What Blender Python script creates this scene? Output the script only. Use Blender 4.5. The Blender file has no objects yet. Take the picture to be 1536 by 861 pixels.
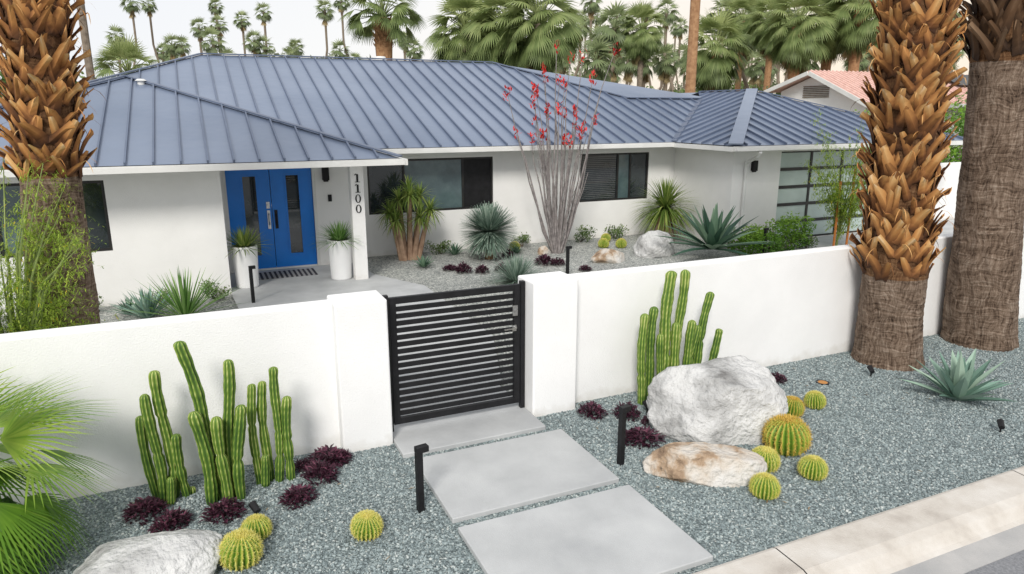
import bpy, math, random
import numpy as np
from mathutils import Vector, Matrix, noise
R = random.Random(7)
V = Vector
Z = V((0,0,1))
scene = bpy.context.scene
COL = scene.collection
scene.view_settings.view_transform = 'Standard'
scene.view_settings.look = 'None'
scene.view_settings.exposure = 0

# ------------------------------------------------------------------ mesh builder
class MB:
    def __init__(s,point=False):
        s.v=[]; s.f=[]; s.m=[]; s.c=[]; s.pc=[]; s.point=point
    def add(s, vs, fs, mat=0, c=None, pc=None):
        o=len(s.v); s.v.extend([tuple(p) for p in vs])
        if c is None: c=R.random()
        for f in fs:
            s.f.append(tuple(i+o for i in f)); s.m.append(mat); s.c.append(c)
        if pc is not None: s.point=True; s.pc.extend(pc)
        else: s.pc.extend([c]*len(vs))
    def box(s,x0,x1,y0,y1,z0,z1,mat=0,c=None):
        vs=[(x0,y0,z0),(x1,y0,z0),(x1,y1,z0),(x0,y1,z0),(x0,y0,z1),(x1,y0,z1),(x1,y1,z1),(x0,y1,z1)]
        s.add(vs,[(3,2,1,0),(4,5,6,7),(0,1,5,4),(1,2,6,5),(2,3,7,6),(3,0,4,7)],mat,c)
    def beam(s,p0,p1,w,h,up=Z,mat=0,lift=0.0,c=None):
        p0=V(p0);p1=V(p1);d=(p1-p0).normalized();sd=d.cross(up).normalized();u=sd.cross(d).normalized()
        vs=[]
        for p in (p0,p1):
            for a,b in ((-1,0),(1,0),(1,1),(-1,1)):
                vs.append(p+sd*(a*w/2)+u*(b*h+lift))
        s.add(vs,[(0,1,2,3),(7,6,5,4),(0,4,5,1),(1,5,6,2),(2,6,7,3),(3,7,4,0)],mat,c)
    def tube(s,path,radii,n=10,mat=0,c=None,cap=True,wob=0.0):
        path=[V(p) for p in path]; vs=[]; fs=[]
        for i,p in enumerate(path):
            d=(path[min(i+1,len(path)-1)]-path[max(i-1,0)]).normalized()
            a=d.cross(V((0.3,1,0.1))).normalized(); b=d.cross(a).normalized()
            for k in range(n):
                t=2*math.pi*k/n; r=radii[i]*(1+wob*(R.random()-.5))
                vs.append(p+a*math.cos(t)*r+b*math.sin(t)*r)
        for i in range(len(path)-1):
            for k in range(n):
                k2=(k+1)%n
                fs.append((i*n+k,i*n+k2,(i+1)*n+k2,(i+1)*n+k))
        if cap:
            fs.append(tuple(range(n-1,-1,-1))); fs.append(tuple((len(path)-1)*n+k for k in range(n)))
        s.add(vs,fs,mat,c)
    def blade(s,base,d,L,w,droop=0.3,segs=3,prof=None,fold=0.0,mat=0,c=None,up=Z):
        p=V(base); d=V(d).normalized(); step=L/segs
        if prof is None: prof=[.7,1,.75,0.02] if segs==3 else [0.6]+[math.sin(math.pi*(0.25+0.75*i/segs)) for i in range(1,segs)]+[0.02]
        vs=[];fs=[]
        sd=d.cross(up)
        if sd.length<.05: sd=V((R.random()-.5,R.random()-.5,0))
        sd.normalize()
        for i in range(segs+1):
            ww=w*prof[min(i,len(prof)-1)]/2
            nrm=sd.cross(d).normalized()
            if fold>0:
                vs+= [p-sd*ww+nrm*fold*ww, p.copy(), p+sd*ww+nrm*fold*ww]
            else:
                vs+= [p-sd*ww, p+sd*ww]
            d=(d+V((0,0,-droop/segs))).normalized()
            p=p+d*step
        k=3 if fold>0 else 2
        for i in range(segs):
            a=i*k;b=(i+1)*k
            for j in range(k-1): fs.append((a+j,a+j+1,b+j+1,b+j))
        s.add(vs,fs,mat,c)
    def mesh(s,name,mats,smooth=False):
        me=bpy.data.meshes.new(name); me.from_pydata(s.v,[],s.f)
        for m in mats: me.materials.append(m)
        if len(mats)>1: me.polygons.foreach_set('material_index',s.m)
        if s.point:
            a=me.attributes.new('rnd','FLOAT','POINT'); a.data.foreach_set('value',s.pc)
        else:
            a=me.attributes.new('rnd','FLOAT','FACE'); a.data.foreach_set('value',s.c)
        if smooth: me.polygons.foreach_set('use_smooth',[True]*len(me.polygons))
        me.update(); return me
    def obj(s,name,mats,parent=None,loc=(0,0,0),smooth=False):
        if not isinstance(mats,(list,tuple)): mats=[mats]
        return mk(name,s.mesh(name,mats,smooth),parent,loc)

def mk(name,me,parent=None,loc=(0,0,0),rot=0.0,sc=1.0):
    o=bpy.data.objects.new(name,me); COL.objects.link(o)
    if parent is not None: o.parent=parent
    o.location=loc; o.rotation_euler=(0,0,rot)
    o.scale=(sc,sc,sc) if not isinstance(sc,(tuple,list)) else sc
    return o
def tag(o,label,cat,group=None):
    o['label']=label; o['category']=cat
    if group: o['group']=group
    return o
def struct(o): o['kind']='structure'; return o
def bevel(o,w=0.01,seg=2):
    m=o.modifiers.new('bevel','BEVEL'); m.width=w; m.segments=seg; m.limit_method='ANGLE'; return o

# ------------------------------------------------------------------ materials
def newmat(name):
    m=bpy.data.materials.new(name); m.use_nodes=True; nt=m.node_tree
    return m,nt,nt.nodes['Principled BSDF'],nt.nodes,nt.links
def ramp(N,pts):
    r=N.new('ShaderNodeValToRGB'); e=r.color_ramp.elements
    while len(e)<len(pts): e.new(0.5)
    for i,(p,c) in enumerate(pts):
        e[i].position=p; e[i].color=(*c,1)
    return r
def surf(name,c1,c2,scale=3.0,rough=.7,metal=0.0,bump=0.0,bscale=60.0,detail=6,pts=None,spec=.5,stretch=None,bdist=0.01,dust=False):
    m,nt,b,N,L=newmat(name)
    tc=N.new('ShaderNodeTexCoord'); src=tc.outputs['Object']
    if stretch:
        mp=N.new('ShaderNodeMapping'); mp.inputs['Scale'].default_value=stretch; L.new(src,mp.inputs[0]); src=mp.outputs[0]
    n=N.new('ShaderNodeTexNoise'); n.inputs['Scale'].default_value=scale; n.inputs['Detail'].default_value=detail; n.inputs['Roughness'].default_value=.6
    L.new(src,n.inputs['Vector'])
    r=ramp(N,pts or [(.35,c1),(.65,c2)]); L.new(n.outputs[0],r.inputs[0]); out=r.outputs[0]
    if dust:  # splash dust low on the wall
        sx=N.new('ShaderNodeSeparateXYZ'); L.new(tc.outputs['Object'],sx.inputs[0])
        nd=N.new('ShaderNodeTexNoise'); nd.inputs['Scale'].default_value=7; nd.inputs['Detail'].default_value=8; L.new(tc.outputs['Object'],nd.inputs[0])
        ma=N.new('ShaderNodeMath'); ma.operation='MULTIPLY_ADD'; L.new(nd.outputs[0],ma.inputs[0]); ma.inputs[1].default_value=.35; ma.inputs[2].default_value=-.10
        su=N.new('ShaderNodeMath'); su.operation='SUBTRACT'; L.new(ma.outputs[0],su.inputs[0]); L.new(sx.outputs[2],su.inputs[1])
        mr=N.new('ShaderNodeMapRange'); mr.inputs[1].default_value=-.06; mr.inputs[2].default_value=.10; mr.inputs[3].default_value=0; mr.inputs[4].default_value=.5; L.new(su.outputs[0],mr.inputs[0])
        mx=N.new('ShaderNodeMix'); mx.data_type='RGBA'; L.new(mr.outputs[0],mx.inputs[0]); L.new(out,mx.inputs[6]); mx.inputs[7].default_value=(.56,.53,.48,1); out=mx.outputs[2]
    L.new(out,b.inputs['Base Color'])
    b.inputs['Roughness'].default_value=rough; b.inputs['Metallic'].default_value=metal
    b.inputs['Specular IOR Level'].default_value=spec
    if bump>0:
        n2=N.new('ShaderNodeTexNoise'); n2.inputs['Scale'].default_value=bscale; n2.inputs['Detail'].default_value=4; L.new(src,n2.inputs['Vector'])
        bp=N.new('ShaderNodeBump'); bp.inputs['Strength'].default_value=bump; bp.inputs['Distance'].default_value=bdist
        L.new(n2.outputs[0],bp.inputs['Height']); L.new(bp.outputs[0],b.inputs['Normal'])
    return m
def leafm(name,pts,rough=.5,trans=.25,nscale=0):
    m,nt,b,N,L=newmat(name)
    at=N.new('ShaderNodeAttribute'); at.attribute_name='rnd'
    r=ramp(N,pts); L.new(at.outputs['Fac'],r.inputs[0]); L.new(r.outputs[0],b.inputs['Base Color'])
    b.inputs['Roughness'].default_value=rough; b.inputs['Specular IOR Level'].default_value=.3
    if trans>0:
        t=N.new('ShaderNodeBsdfTranslucent'); L.new(r.outputs[0],t.inputs[0])
        mx=N.new('ShaderNodeMixShader'); mx.inputs[0].default_value=trans
        L.new(b.outputs[0],mx.inputs[1]); L.new(t.outputs[0],mx.inputs[2])
        L.new(mx.outputs[0],N['Material Output'].inputs[0])
    return m
STUCCO=surf('white_stucco',(.83,.83,.83),(.88,.88,.88),1.2,.9,0,.45,70,spec=.2,dust=True)
STUCCO2=surf('house_stucco',(.79,.785,.77),(.84,.835,.82),1.5,.9,0,.5,70,spec=.2,dust=True)
TRIM=surf('white_trim',(.66,.66,.64),(.74,.74,.72),2,.5,0)
BLACK=surf('black_metal',(.010,.010,.011),(.016,.016,.018),8,.5,0,spec=.25)
DARKF=surf('bronze_frame',(.02,.02,.022),(.035,.033,.03),6,.4,.3)
STEEL=surf('brushed_steel',(.5,.5,.5),(.62,.62,.6),20,.3,1.0)
BLUE=surf('blue_door_paint',(.004,.18,.64),(.006,.20,.70),3,.35,0)
GLASSD=surf('dark_glass',(.012,.016,.02),(.03,.04,.045),1.2,.03,0,spec=1.0)
GLASST=surf('teal_glass',(.05,.08,.09),(.11,.16,.165),1.6,.04,0,spec=1.0)
FROST=surf('frosted_glass',(.40,.48,.46),(.50,.60,.57),.8,.25,0)
CONC=surf('smooth_concrete',(.40,.41,.41),(.52,.53,.53),1.3,.75,0,.25,120,detail=12,pts=[(.28,(.37,.38,.39)),(.45,(.44,.45,.455)),(.58,(.49,.50,.505)),(.75,(.55,.56,.56))])
KERB=surf('kerb_concrete',(.5,.46,.42),(.6,.57,.53),2.2,.85,0,.4,90,detail=12,pts=[(.3,(.40,.36,.32)),(.48,(.55,.51,.46)),(.7,(.66,.63,.59))])
GUTT=surf('gutter_concrete',(.34,.34,.34),(.45,.44,.43),2.5,.85,0,.4,90,detail=12)
ASPH=surf('asphalt',(.10,.105,.115),(.20,.205,.215),40,.9,0,.9,150,detail=12,pts=[(.3,(.17,.175,.19)),(.7,(.31,.315,.33))])
SAND=surf('sandy_soil',(.28,.25,.2),(.36,.32,.27),.3,.95,0,.3,10)
def barkmat(name,pts,vs=(16,16,1.8),rings=26,wt=.30):
    m,nt,b,N,L=newmat(name)
    tc=N.new('ShaderNodeTexCoord')
    dn=N.new('ShaderNodeTexNoise'); dn.inputs['Scale'].default_value=2.5; L.new(tc.outputs['Object'],dn.inputs[0])
    va=N.new('ShaderNodeVectorMath'); va.operation='MULTIPLY_ADD'; L.new(dn.outputs['Color'],va.inputs[0]); va.inputs[1].default_value=(.25,.25,.25); L.new(tc.outputs['Object'],va.inputs[2])
    mp=N.new('ShaderNodeMapping'); mp.inputs['Scale'].default_value=vs; L.new(va.outputs[0],mp.inputs[0])
    n=N.new('ShaderNodeTexNoise'); n.inputs['Scale'].default_value=2.2; n.inputs['Detail'].default_value=9; n.inputs['Roughness'].default_value=.7; L.new(mp.outputs[0],n.inputs[0])
    mp2=N.new('ShaderNodeMapping'); mp2.inputs['Scale'].default_value=(2,2,rings); L.new(va.outputs[0],mp2.inputs[0])
    n2=N.new('ShaderNodeTexNoise'); n2.inputs['Scale'].default_value=1.6; n2.inputs['Detail'].default_value=6; L.new(mp2.outputs[0],n2.inputs[0])
    n3=N.new('ShaderNodeTexNoise'); n3.inputs['Scale'].default_value=3; n3.inputs['Detail'].default_value=3; L.new(tc.outputs['Object'],n3.inputs[0])
    mx=N.new('ShaderNodeMath'); mx.operation='MULTIPLY_ADD'; L.new(n.outputs[0],mx.inputs[0]); mx.inputs[1].default_value=.85-wt
    m3=N.new('ShaderNodeMath'); m3.operation='MULTIPLY'; L.new(n2.outputs[0],m3.inputs[0]); m3.inputs[1].default_value=wt
    m4=N.new('ShaderNodeMath'); m4.operation='MULTIPLY_ADD'; L.new(n3.outputs[0],m4.inputs[0]); m4.inputs[1].default_value=.15; L.new(m3.outputs[0],m4.inputs[2]); L.new(m4.outputs[0],mx.inputs[2])
    r=ramp(N,pts); L.new(mx.outputs[0],r.inputs[0]); L.new(r.outputs[0],b.inputs['Base Color']); b.inputs['Roughness'].default_value=.92; b.inputs['Specular IOR Level'].default_value=.2
    bp=N.new('ShaderNodeBump'); bp.inputs['Strength'].default_value=1; bp.inputs['Distance'].default_value=.06; L.new(mx.outputs[0],bp.inputs['Height']); L.new(bp.outputs[0],b.inputs['Normal'])
    return m
TRUNKG=barkmat('grey_palm_bark',[(.38,(.035,.022,.015)),(.46,(.13,.088,.062)),(.54,(.24,.175,.13)),(.64,(.40,.32,.255))])
TRUNKB=barkmat('brown_palm_bark',[(.36,(.05,.02,.01)),(.5,(.15,.075,.035)),(.66,(.32,.19,.10))])
BARK=surf('tree_bark',(.14,.11,.08),(.26,.21,.16),6,.9,0,.6,30)
BARKO=surf('orange_brown_palm_bark',(.26,.13,.06),(.42,.24,.12),6,.9,0,.6,30)  # lighter orange-brown bark for some of the palms behind the house
ROCKW=surf('pale_boulder',(.3,.3,.3),(.6,.6,.6),1.8,.85,0,1.0,18,detail=14,pts=[(.30,(.18,.175,.17)),(.40,(.38,.38,.375)),(.50,(.56,.56,.555)),(.62,(.66,.66,.65)),(.75,(.72,.71,.69))],bdist=.045)
ROCKT=surf('tan_boulder',(.3,.3,.3),(.6,.6,.6),2.2,.85,0,1.0,18,detail=14,pts=[(.33,(.13,.08,.05)),(.42,(.38,.27,.18)),(.49,(.56,.50,.43)),(.62,(.62,.60,.57)),(.75,(.68,.66,.64))],bdist=.045)
ROOFP=surf('pink_tile_roof',(.55,.34,.29),(.72,.50,.44),8,.8,0,.8,14,stretch=(3,.3,1))
WHITEP=surf('white_planter',(.8,.8,.8),(.86,.86,.86),2,.6)

def roofmat():
    m,nt,b,N,L=newmat('blue_grey_metal_roof')
    tc=N.new('ShaderNodeTexCoord')
    n=N.new('ShaderNodeTexNoise'); n.inputs['Scale'].default_value=.35; n.inputs['Detail'].default_value=8; L.new(tc.outputs['Object'],n.inputs[0])
    r=ramp(N,[(.3,(.175,.218,.305)),(.7,(.24,.287,.38))]); L.new(n.outputs[0],r.inputs[0]); L.new(r.outputs[0],b.inputs['Base Color'])
    b.inputs['Metallic'].default_value=.3; b.inputs['Roughness'].default_value=.35
    n2=N.new('ShaderNodeTexNoise'); n2.inputs['Scale'].default_value=1.6; n2.inputs['Detail'].default_value=2; L.new(tc.outputs['Object'],n2.inputs[0])
    bp=N.new('ShaderNodeBump'); bp.inputs['Strength'].default_value=.7; bp.inputs['Distance'].default_value=.03; L.new(n2.outputs[0],bp.inputs['Height']); L.new(bp.outputs[0],b.inputs['Normal'])
    return m
ROOF=roofmat()
SEAM=surf('roof_seam_metal',(.12,.15,.22),(.145,.18,.26),2,.4,.3)
def gravelmat(name,sc,cols):
    m,nt,b,N,L=newmat(name)
    tc=N.new('ShaderNodeTexCoord')
    v=N.new('ShaderNodeTexVoronoi'); v.inputs['Scale'].default_value=sc; L.new(tc.outputs['Object'],v.inputs['Vector'])
    sp=N.new('ShaderNodeSeparateColor'); L.new(v.outputs['Color'],sp.inputs[0])
    r=ramp(N,cols); L.new(sp.outputs[0],r.inputs[0])
    n=N.new('ShaderNodeTexNoise'); n.inputs['Scale'].default_value=.9; n.inputs['Detail'].default_value=4; L.new(tc.outputs['Object'],n.inputs[0])
    r2=ramp(N,[(.3,(.82,.82,.82)),(.7,(1.1,1.1,1.08))]); L.new(n.outputs[0],r2.inputs[0])
    mx=N.new('ShaderNodeMix'); mx.data_type='RGBA'; mx.blend_type='MULTIPLY'; mx.inputs[0].default_value=1
    L.new(r.outputs[0],mx.inputs[6]); L.new(r2.outputs[0],mx.inputs[7]); L.new(mx.outputs[2],b.inputs['Base Color'])
    b.inputs['Roughness'].default_value=.85
    bp=N.new('ShaderNodeBump'); bp.invert=True; bp.inputs['Strength'].default_value=1; bp.inputs['Distance'].default_value=.02
    L.new(v.outputs['Distance'],bp.inputs['Height']); L.new(bp.outputs[0],b.inputs['Normal'])
    return m
GCOL=[(0,(.10,.125,.13)),(.3,(.18,.222,.23)),(.6,(.26,.315,.322)),(.88,(.35,.405,.405)),(1,(.52,.55,.53))]
GRAV=gravelmat('blue_green_gravel',58,GCOL)
GRAV2=gravelmat('yard_gravel',42,[(0,(.15,.16,.155)),(.3,(.28,.30,.29)),(.6,(.41,.425,.405)),(.85,(.56,.565,.54)),(1,(.74,.73,.69))])
def pebblemat():
    m,nt,b,N,L=newmat('pebble')
    oi=N.new('ShaderNodeObjectInfo'); r=ramp(N,GCOL); L.new(oi.outputs['Random'],r.inputs[0]); L.new(r.outputs[0],b.inputs['Base Color'])
    b.inputs['Roughness'].default_value=.8
    return m
PEB=pebblemat()
BOOTM=leafm('palm_boots',[(0,(.045,.018,.008)),(.3,(.20,.082,.027)),(.6,(.47,.22,.07)),(.85,(.62,.37,.15)),(1,(.72,.54,.34))],.8,0)
BOOTD=leafm('grey_palm_boots',[(0,(.03,.015,.008)),(.5,(.13,.07,.035)),(1,(.32,.21,.13))],.8,0)
FANF=leafm('far_palm_leaf',[(0,(.11,.14,.08)),(.5,(.22,.28,.13)),(1,(.39,.44,.23))],.5,.35)
FANM=leafm('palm_leaf',[(0,(.07,.10,.035)),(.4,(.21,.28,.10)),(1,(.47,.52,.23))],.5,.35)
FAND=leafm('dry_palm_leaf',[(0,(.16,.11,.05)),(1,(.46,.36,.19))],.8,.25)
FANB=leafm('bright_fan_leaf',[(0,(.04,.12,.015)),(.5,(.17,.34,.035)),(.85,(.42,.55,.09)),(1,(.7,.60,.15))],.4,.35)
LEAFG=leafm('broad_leaf',[(0,(.04,.07,.025)),(.5,(.11,.18,.055)),(1,(.26,.34,.12))],.5,.3)
LEAFH=leafm('hedge_leaf',[(0,(.04,.10,.015)),(.5,(.13,.28,.03)),(1,(.28,.46,.06))],.5,.3)
LEAFO=leafm('olive_leaf',[(0,(.08,.10,.055)),(.5,(.18,.21,.12)),(1,(.32,.35,.23))],.6,.25)
PVL=leafm('palo_verde_leaf',[(0,(.15,.26,.03)),(.5,(.34,.48,.06)),(.93,(.54,.64,.12)),(1,(.85,.60,.05))],.5,.4)
PVB=surf('palo_verde_bark',(.16,.22,.06),(.26,.32,.10),6,.7)
PURP=leafm('purple_leaf',[(0,(.020,.007,.013)),(.5,(.068,.019,.038)),(1,(.17,.055,.09))],.5,.1)
AGAVE=leafm('agave_leaf',[(0,(.10,.18,.14)),(.5,(.19,.31,.25)),(1,(.36,.48,.38))],.55,0)
AGDARK=leafm('dark_agave_leaf',[(0,(.03,.075,.05)),(.5,(.085,.17,.11)),(1,(.20,.30,.20))],.5,0)
YUCB=leafm('blue_yucca_leaf',[(0,(.10,.16,.12)),(.5,(.22,.31,.25)),(1,(.42,.51,.42))],.5,.2)
YUCG=leafm('green_yucca_leaf',[(0,(.07,.12,.02)),(.5,(.20,.30,.06)),(1,(.42,.48,.14))],.5,.25)
GRASSB=leafm('strap_leaf',[(0,(.06,.14,.03)),(.5,(.16,.32,.07)),(1,(.34,.50,.18))],.5,.25)
DRIED=leafm('dried_strap_leaf',[(0,(.2,.13,.07)),(1,(.42,.3,.17))],.8,.1)
OCO=surf('ocotillo_bark',(.17,.15,.15),(.32,.29,.28),10,.85,0,.6,60)
REDF=leafm('red_flower',[(0,(.42,.018,.015)),(1,(.78,.06,.05))],.6,.2)
STAKE=surf('orange_stake',(.5,.16,.03),(.62,.22,.05),6,.7)
def cactusmat(name,pts,ns=14,amt=.25):
    m,nt,b,N,L=newmat(name)
    at=N.new('ShaderNodeAttribute'); at.attribute_name='rnd'
    tc=N.new('ShaderNodeTexCoord'); n=N.new('ShaderNodeTexNoise'); n.inputs['Scale'].default_value=ns; n.inputs['Detail'].default_value=4
    L.new(tc.outputs['Object'],n.inputs[0])
    ma=N.new('ShaderNodeMath'); ma.operation='MULTIPLY_ADD'; L.new(n.outputs[0],ma.inputs[0]); ma.inputs[1].default_value=amt*2; ma.inputs[2].default_value=-amt
    ad=N.new('ShaderNodeMath'); ad.operation='ADD'; L.new(at.outputs['Fac'],ad.inputs[0]); L.new(ma.outputs[0],ad.inputs[1])
    r=ramp(N,pts); L.new(ad.outputs[0],r.inputs[0]); L.new(r.outputs[0],b.inputs['Base Color']); b.inputs['Roughness'].default_value=.55; b.inputs['Specular IOR Level'].default_value=.3
    return m
CACT=cactusmat('columnar_cactus_skin',[(0,(.02,.055,.012)),(.42,(.085,.165,.025)),(.72,(.215,.305,.05)),(1,(.54,.55,.22))],7,.36)
BARR=cactusmat('barrel_cactus_skin',[(0,(.03,.09,.01)),(.5,(.13,.24,.02)),(.85,(.50,.50,.10)),(1,(.62,.58,.16))],3,.1)
SPINE=leafm('yellow_spines',[(0,(.60,.52,.08)),(1,(.88,.82,.32))],.6,.2)
SPINEO=leafm('golden_spines',[(0,(.50,.32,.04)),(1,(.80,.60,.16))],.6,.2)

# ------------------------------------------------------------------ camera
cam=bpy.data.cameras.new('camera'); cam.lens=1050/1536*36; cam.sensor_width=36; cam.clip_end=2000
co=bpy.data.objects.new('camera',cam); COL.objects.link(co); co.location=(0,0,3.4)
co.rotation_euler=(math.pi/2-math.atan(265/1050),0,-math.radians(24.2)); scene.camera=co

# ------------------------------------------------------------------ light
tosun=V((-.50,-.80,.74)).normalized()
sl=bpy.data.lights.new('sun','SUN'); sl.energy=2.8; sl.angle=math.radians(16); sl.color=(1,.955,.885)
so=bpy.data.objects.new('sun',sl); COL.objects.link(so); so.rotation_euler=tosun.to_track_quat('Z','Y').to_euler(); so.location=(-10,-20,30)
w=bpy.data.worlds.new('World'); scene.world=w; w.use_nodes=True
N=w.node_tree.nodes; L=w.node_tree.links; bg=N['Background']
sk=N.new('ShaderNodeTexSky'); sk.sky_type='NISHITA'; sk.sun_disc=False; sk.sun_elevation=math.asin(tosun.z); sk.sun_rotation=math.atan2(tosun.x,tosun.y)%(2*math.pi)
hs=N.new('ShaderNodeHueSaturation'); hs.inputs['Saturation'].default_value=.35; L.new(sk.outputs[0],hs.inputs['Color'])
tc=N.new('ShaderNodeTexCoord'); dp=N.new('ShaderNodeVectorMath'); dp.operation='DOT_PRODUCT'; L.new(tc.outputs['Generated'],dp.inputs[0]); dp.inputs[1].default_value=(.95,.30,-1.4)
rr=ramp(N,[(.0,(8.4,8.6,9.0)),(.35,(9.0,9.0,9.0)),(.55,(9.4,8.95,8.4)),(.78,(9.7,8.5,7.0))]); L.new(dp.outputs['Value'],rr.inputs[0])
ml=N.new('ShaderNodeMix'); ml.data_type='RGBA'; ml.blend_type='ADD'; ml.inputs[0].default_value=1.0
sc_=N.new('ShaderNodeMix'); sc_.data_type='RGBA'; sc_.blend_type='MULTIPLY'; sc_.inputs[0].default_value=1; L.new(hs.outputs[0],sc_.inputs[6]); sc_.inputs[7].default_value=(.10,.10,.10,1)
L.new(sc_.outputs[2],ml.inputs[6]); L.new(rr.outputs[0],ml.inputs[7]); L.new(ml.outputs[2],bg.inputs[0]); bg.inputs[1].default_value=.1

# ------------------------------------------------------------------ ground
def sheet(name,rects,z,mat):
    mb=MB()
    for x0,x1,y0,y1 in rects: mb.add([(x0,y0,z),(x1,y0,z),(x1,y1,z),(x0,y1,z)],[(0,1,2,3)])
    return struct(mb.obj(name,mat))
mb=MB(); mb.add([(-900,-900,-.22),(900,-900,-.22),(900,1200,-.22),(-900,1200,-.22)],[(0,1,2,3)]); struct(mb.obj('ground',SAND))
sheet('gravel_bed',[(-9,24,3.6,6.9)],0.0,GRAV)
sheet('courtyard_gravel',[(-9,21.9,6.9,17)],-.004,GRAV2)
def prof(name,pts,mat,x0=-60,x1=60):
    mb=MB(); vs=[];fs=[]
    for y,z in pts: vs+=[(x0,y,z),(x1,y,z)]
    for i in range(len(pts)-1): fs.append((2*i,2*i+2,2*i+3,2*i+1))
    mb.add(vs,fs); return struct(mb.obj(name,mat))
for i in range(-6,9):
    xa=i*3.0+.9; o=prof('kerb',[(3.61,-.22),(3.61,.03),(3.58,.04),(3.30,.03),(3.22,.0),(3.14,-.07),(3.10,-.085)],KERB,xa+.006,xa+2.994)
    o=prof('gutter',[(3.10,-.085),(2.88,-.095),(2.88,-.2)],GUTT,xa+.004,xa+2.996)
prof('kerb_base',[(3.6,-.02),(3.2,-.03),(3.12,-.12),(2.9,-.13)],GUTT,-30,30)
prof('road',[(2.885,-.10),(-1,-.04),(-5,-.10)],ASPH)
def slab(name,x0,x1,y0,y1,z1,h=.08):
    mb=MB(); mb.box(x0,x1,y0,y1,z1-h,z1); o=mb.obj(name,CONC); bevel(o,.008); return struct(o)
slab('path',1.70,3.38,3.70,4.88,.045); slab('path',1.70,3.36,5.01,6.17,.045); slab('path',1.63,3.24,6.30,7.6,.045)
mb=MB()
mb.add([(1.5,7.65,.03),(3.3,7.65,.03),(3.95,9.5,.03),(3.95,13.0,.03),(3.25,14.4,.03),(3.2,15.74,.03),(.42,15.74,.03),(.42,13.6,.03),(.6,10.5,.03),(1.5,9.5,.03)],[tuple(range(10))])
struct(mb.obj('path',CONC))
mb=MB(); mb.add([(13.4,12.2,.006),(40,12.2,.006),(40,14.5,.006),(20.5,14.5,.006),(20.5,13.98,.006),(13.4,13.98,.006)],[tuple(range(6))]); struct(mb.obj('driveway',CONC))
mb=MB(); mb.add([(16.5,7.2,.003),(40,7.2,.003),(40,12.3,.003),(16.5,12.3,.003)],[(0,1,2,3)]); struct(mb.obj('driveway',CONC))

mb=MB()
for x0,x1,y0,y1 in [(-3.2,1.68,3.62,6.28),(-3.2,1.62,6.28,6.79),(3.40,12.6,3.62,6.79),(3.25,3.40,6.30,6.62),(1.68,3.40,6.18,6.29),(1.68,3.40,4.89,5.0)]:
    mb.add([(x0,y0,.003),(x1,y0,.003),(x1,y1,.003),(x0,y1,.003)],[(0,1,2,3)])
go=mb.obj('gravel',PEB); go['kind']='stuff'
ng=bpy.data.node_groups.new('scatter','GeometryNodeTree')
ng.interface.new_socket('Geometry',in_out='INPUT',socket_type='NodeSocketGeometry'); ng.interface.new_socket('Geometry',in_out='OUTPUT',socket_type='NodeSocketGeometry')
gn=ng.nodes; gl=ng.links
gi=gn.new('NodeGroupInput'); gout=gn.new('NodeGroupOutput')
ds=gn.new('GeometryNodeDistributePointsOnFaces'); ds.inputs['Density'].default_value=1900
ic=gn.new('GeometryNodeMeshIcoSphere'); ic.inputs['Radius'].default_value=.0112; ic.inputs['Subdivisions'].default_value=1
sm=gn.new('GeometryNodeSetMaterial'); sm.inputs['Material'].default_value=PEB
ip=gn.new('GeometryNodeInstanceOnPoints')
rs=gn.new('FunctionNodeRandomValue'); rs.data_type='FLOAT_VECTOR'; rs.inputs[0].default_value=(.5,.5,.4); rs.inputs[1].default_value=(1.6,1.3,1.1)
rt=gn.new('FunctionNodeRandomValue'); rt.data_type='FLOAT_VECTOR'; rt.inputs[0].default_value=(-.6,-.6,0); rt.inputs[1].default_value=(.6,.6,6.28)
gl.new(gi.outputs[0],ds.inputs['Mesh']); gl.new(ds.outputs['Points'],ip.inputs['Points']); gl.new(ic.outputs['Mesh'],sm.inputs[0]); gl.new(sm.outputs[0],ip.inputs['Instance'])
gl.new(rt.outputs[0],ip.inputs['Rotation']); gl.new(rs.outputs[0],ip.inputs['Scale']); gl.new(ip.outputs[0],gout.inputs[0])
md=go.modifiers.new('scatter','NODES'); md.node_group=ng
# a little dry leaf litter
mb=MB()
R2=random.Random(31)
for _ in range(110):
    x=R2.uniform(-1.5,11.5); y=R2.uniform(3.7,6.7)
    if 1.6<x<3.5 and R2.random()<.8: continue
    a=R2.uniform(0,6.28); mb.blade((x,y,.022),(math.cos(a),math.sin(a),R2.uniform(0,.3)),R2.uniform(.02,.07),R2.uniform(.006,.014),.3,2,[.4,1,.1],0,0,R2.random())
lo_=mb.obj('leaf_litter',DRIED); lo_['kind']='stuff'

# ------------------------------------------------------------------ garden wall and gate
def gwall(x0,x1,pil,label):
    mb=MB(); mb.box(x0,x1,6.80,7.0,-.1,1.55); w_=mb.obj('garden_wall',STUCCO); bevel(w_,.02,3)
    tag(w_,label,'wall')
    mb=MB(); mb.box(pil[0],pil[1],6.63,7.06,-.1,1.58); p_=mb.obj('pilaster',STUCCO,parent=w_); bevel(p_,.02,3)
gwall(-9,1.12,(1.10,1.62),'white stucco garden wall beside a black gate')
gwall(3.78,14.6,(3.24,3.80),'long white stucco garden wall behind palms and boulders')
gt=mk('garden_gate',None,loc=(2.43,6.86,0)); tag(gt,'black metal horizontal slat gate between white walls','gate')
x0,x1=-.80,.80
for a_ in (x0,x1-.05):
    mb=MB(); mb.box(a_,a_+.05,-.03,.03,.05,1.56); mb.obj('gate_post',BLACK,gt)
mb=MB()
mb.box(x0+.06,x0+.13,-.025,.025,.12,1.53); mb.box(x1-.13,x1-.06,-.025,.025,.12,1.53)
mb.box(x0+.13,x1-.13,-.025,.025,1.46,1.53); mb.box(x0+.13,x1-.13,-.025,.025,.12,.19)
bevel(mb.obj('frame',BLACK,gt),.003,1)
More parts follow.
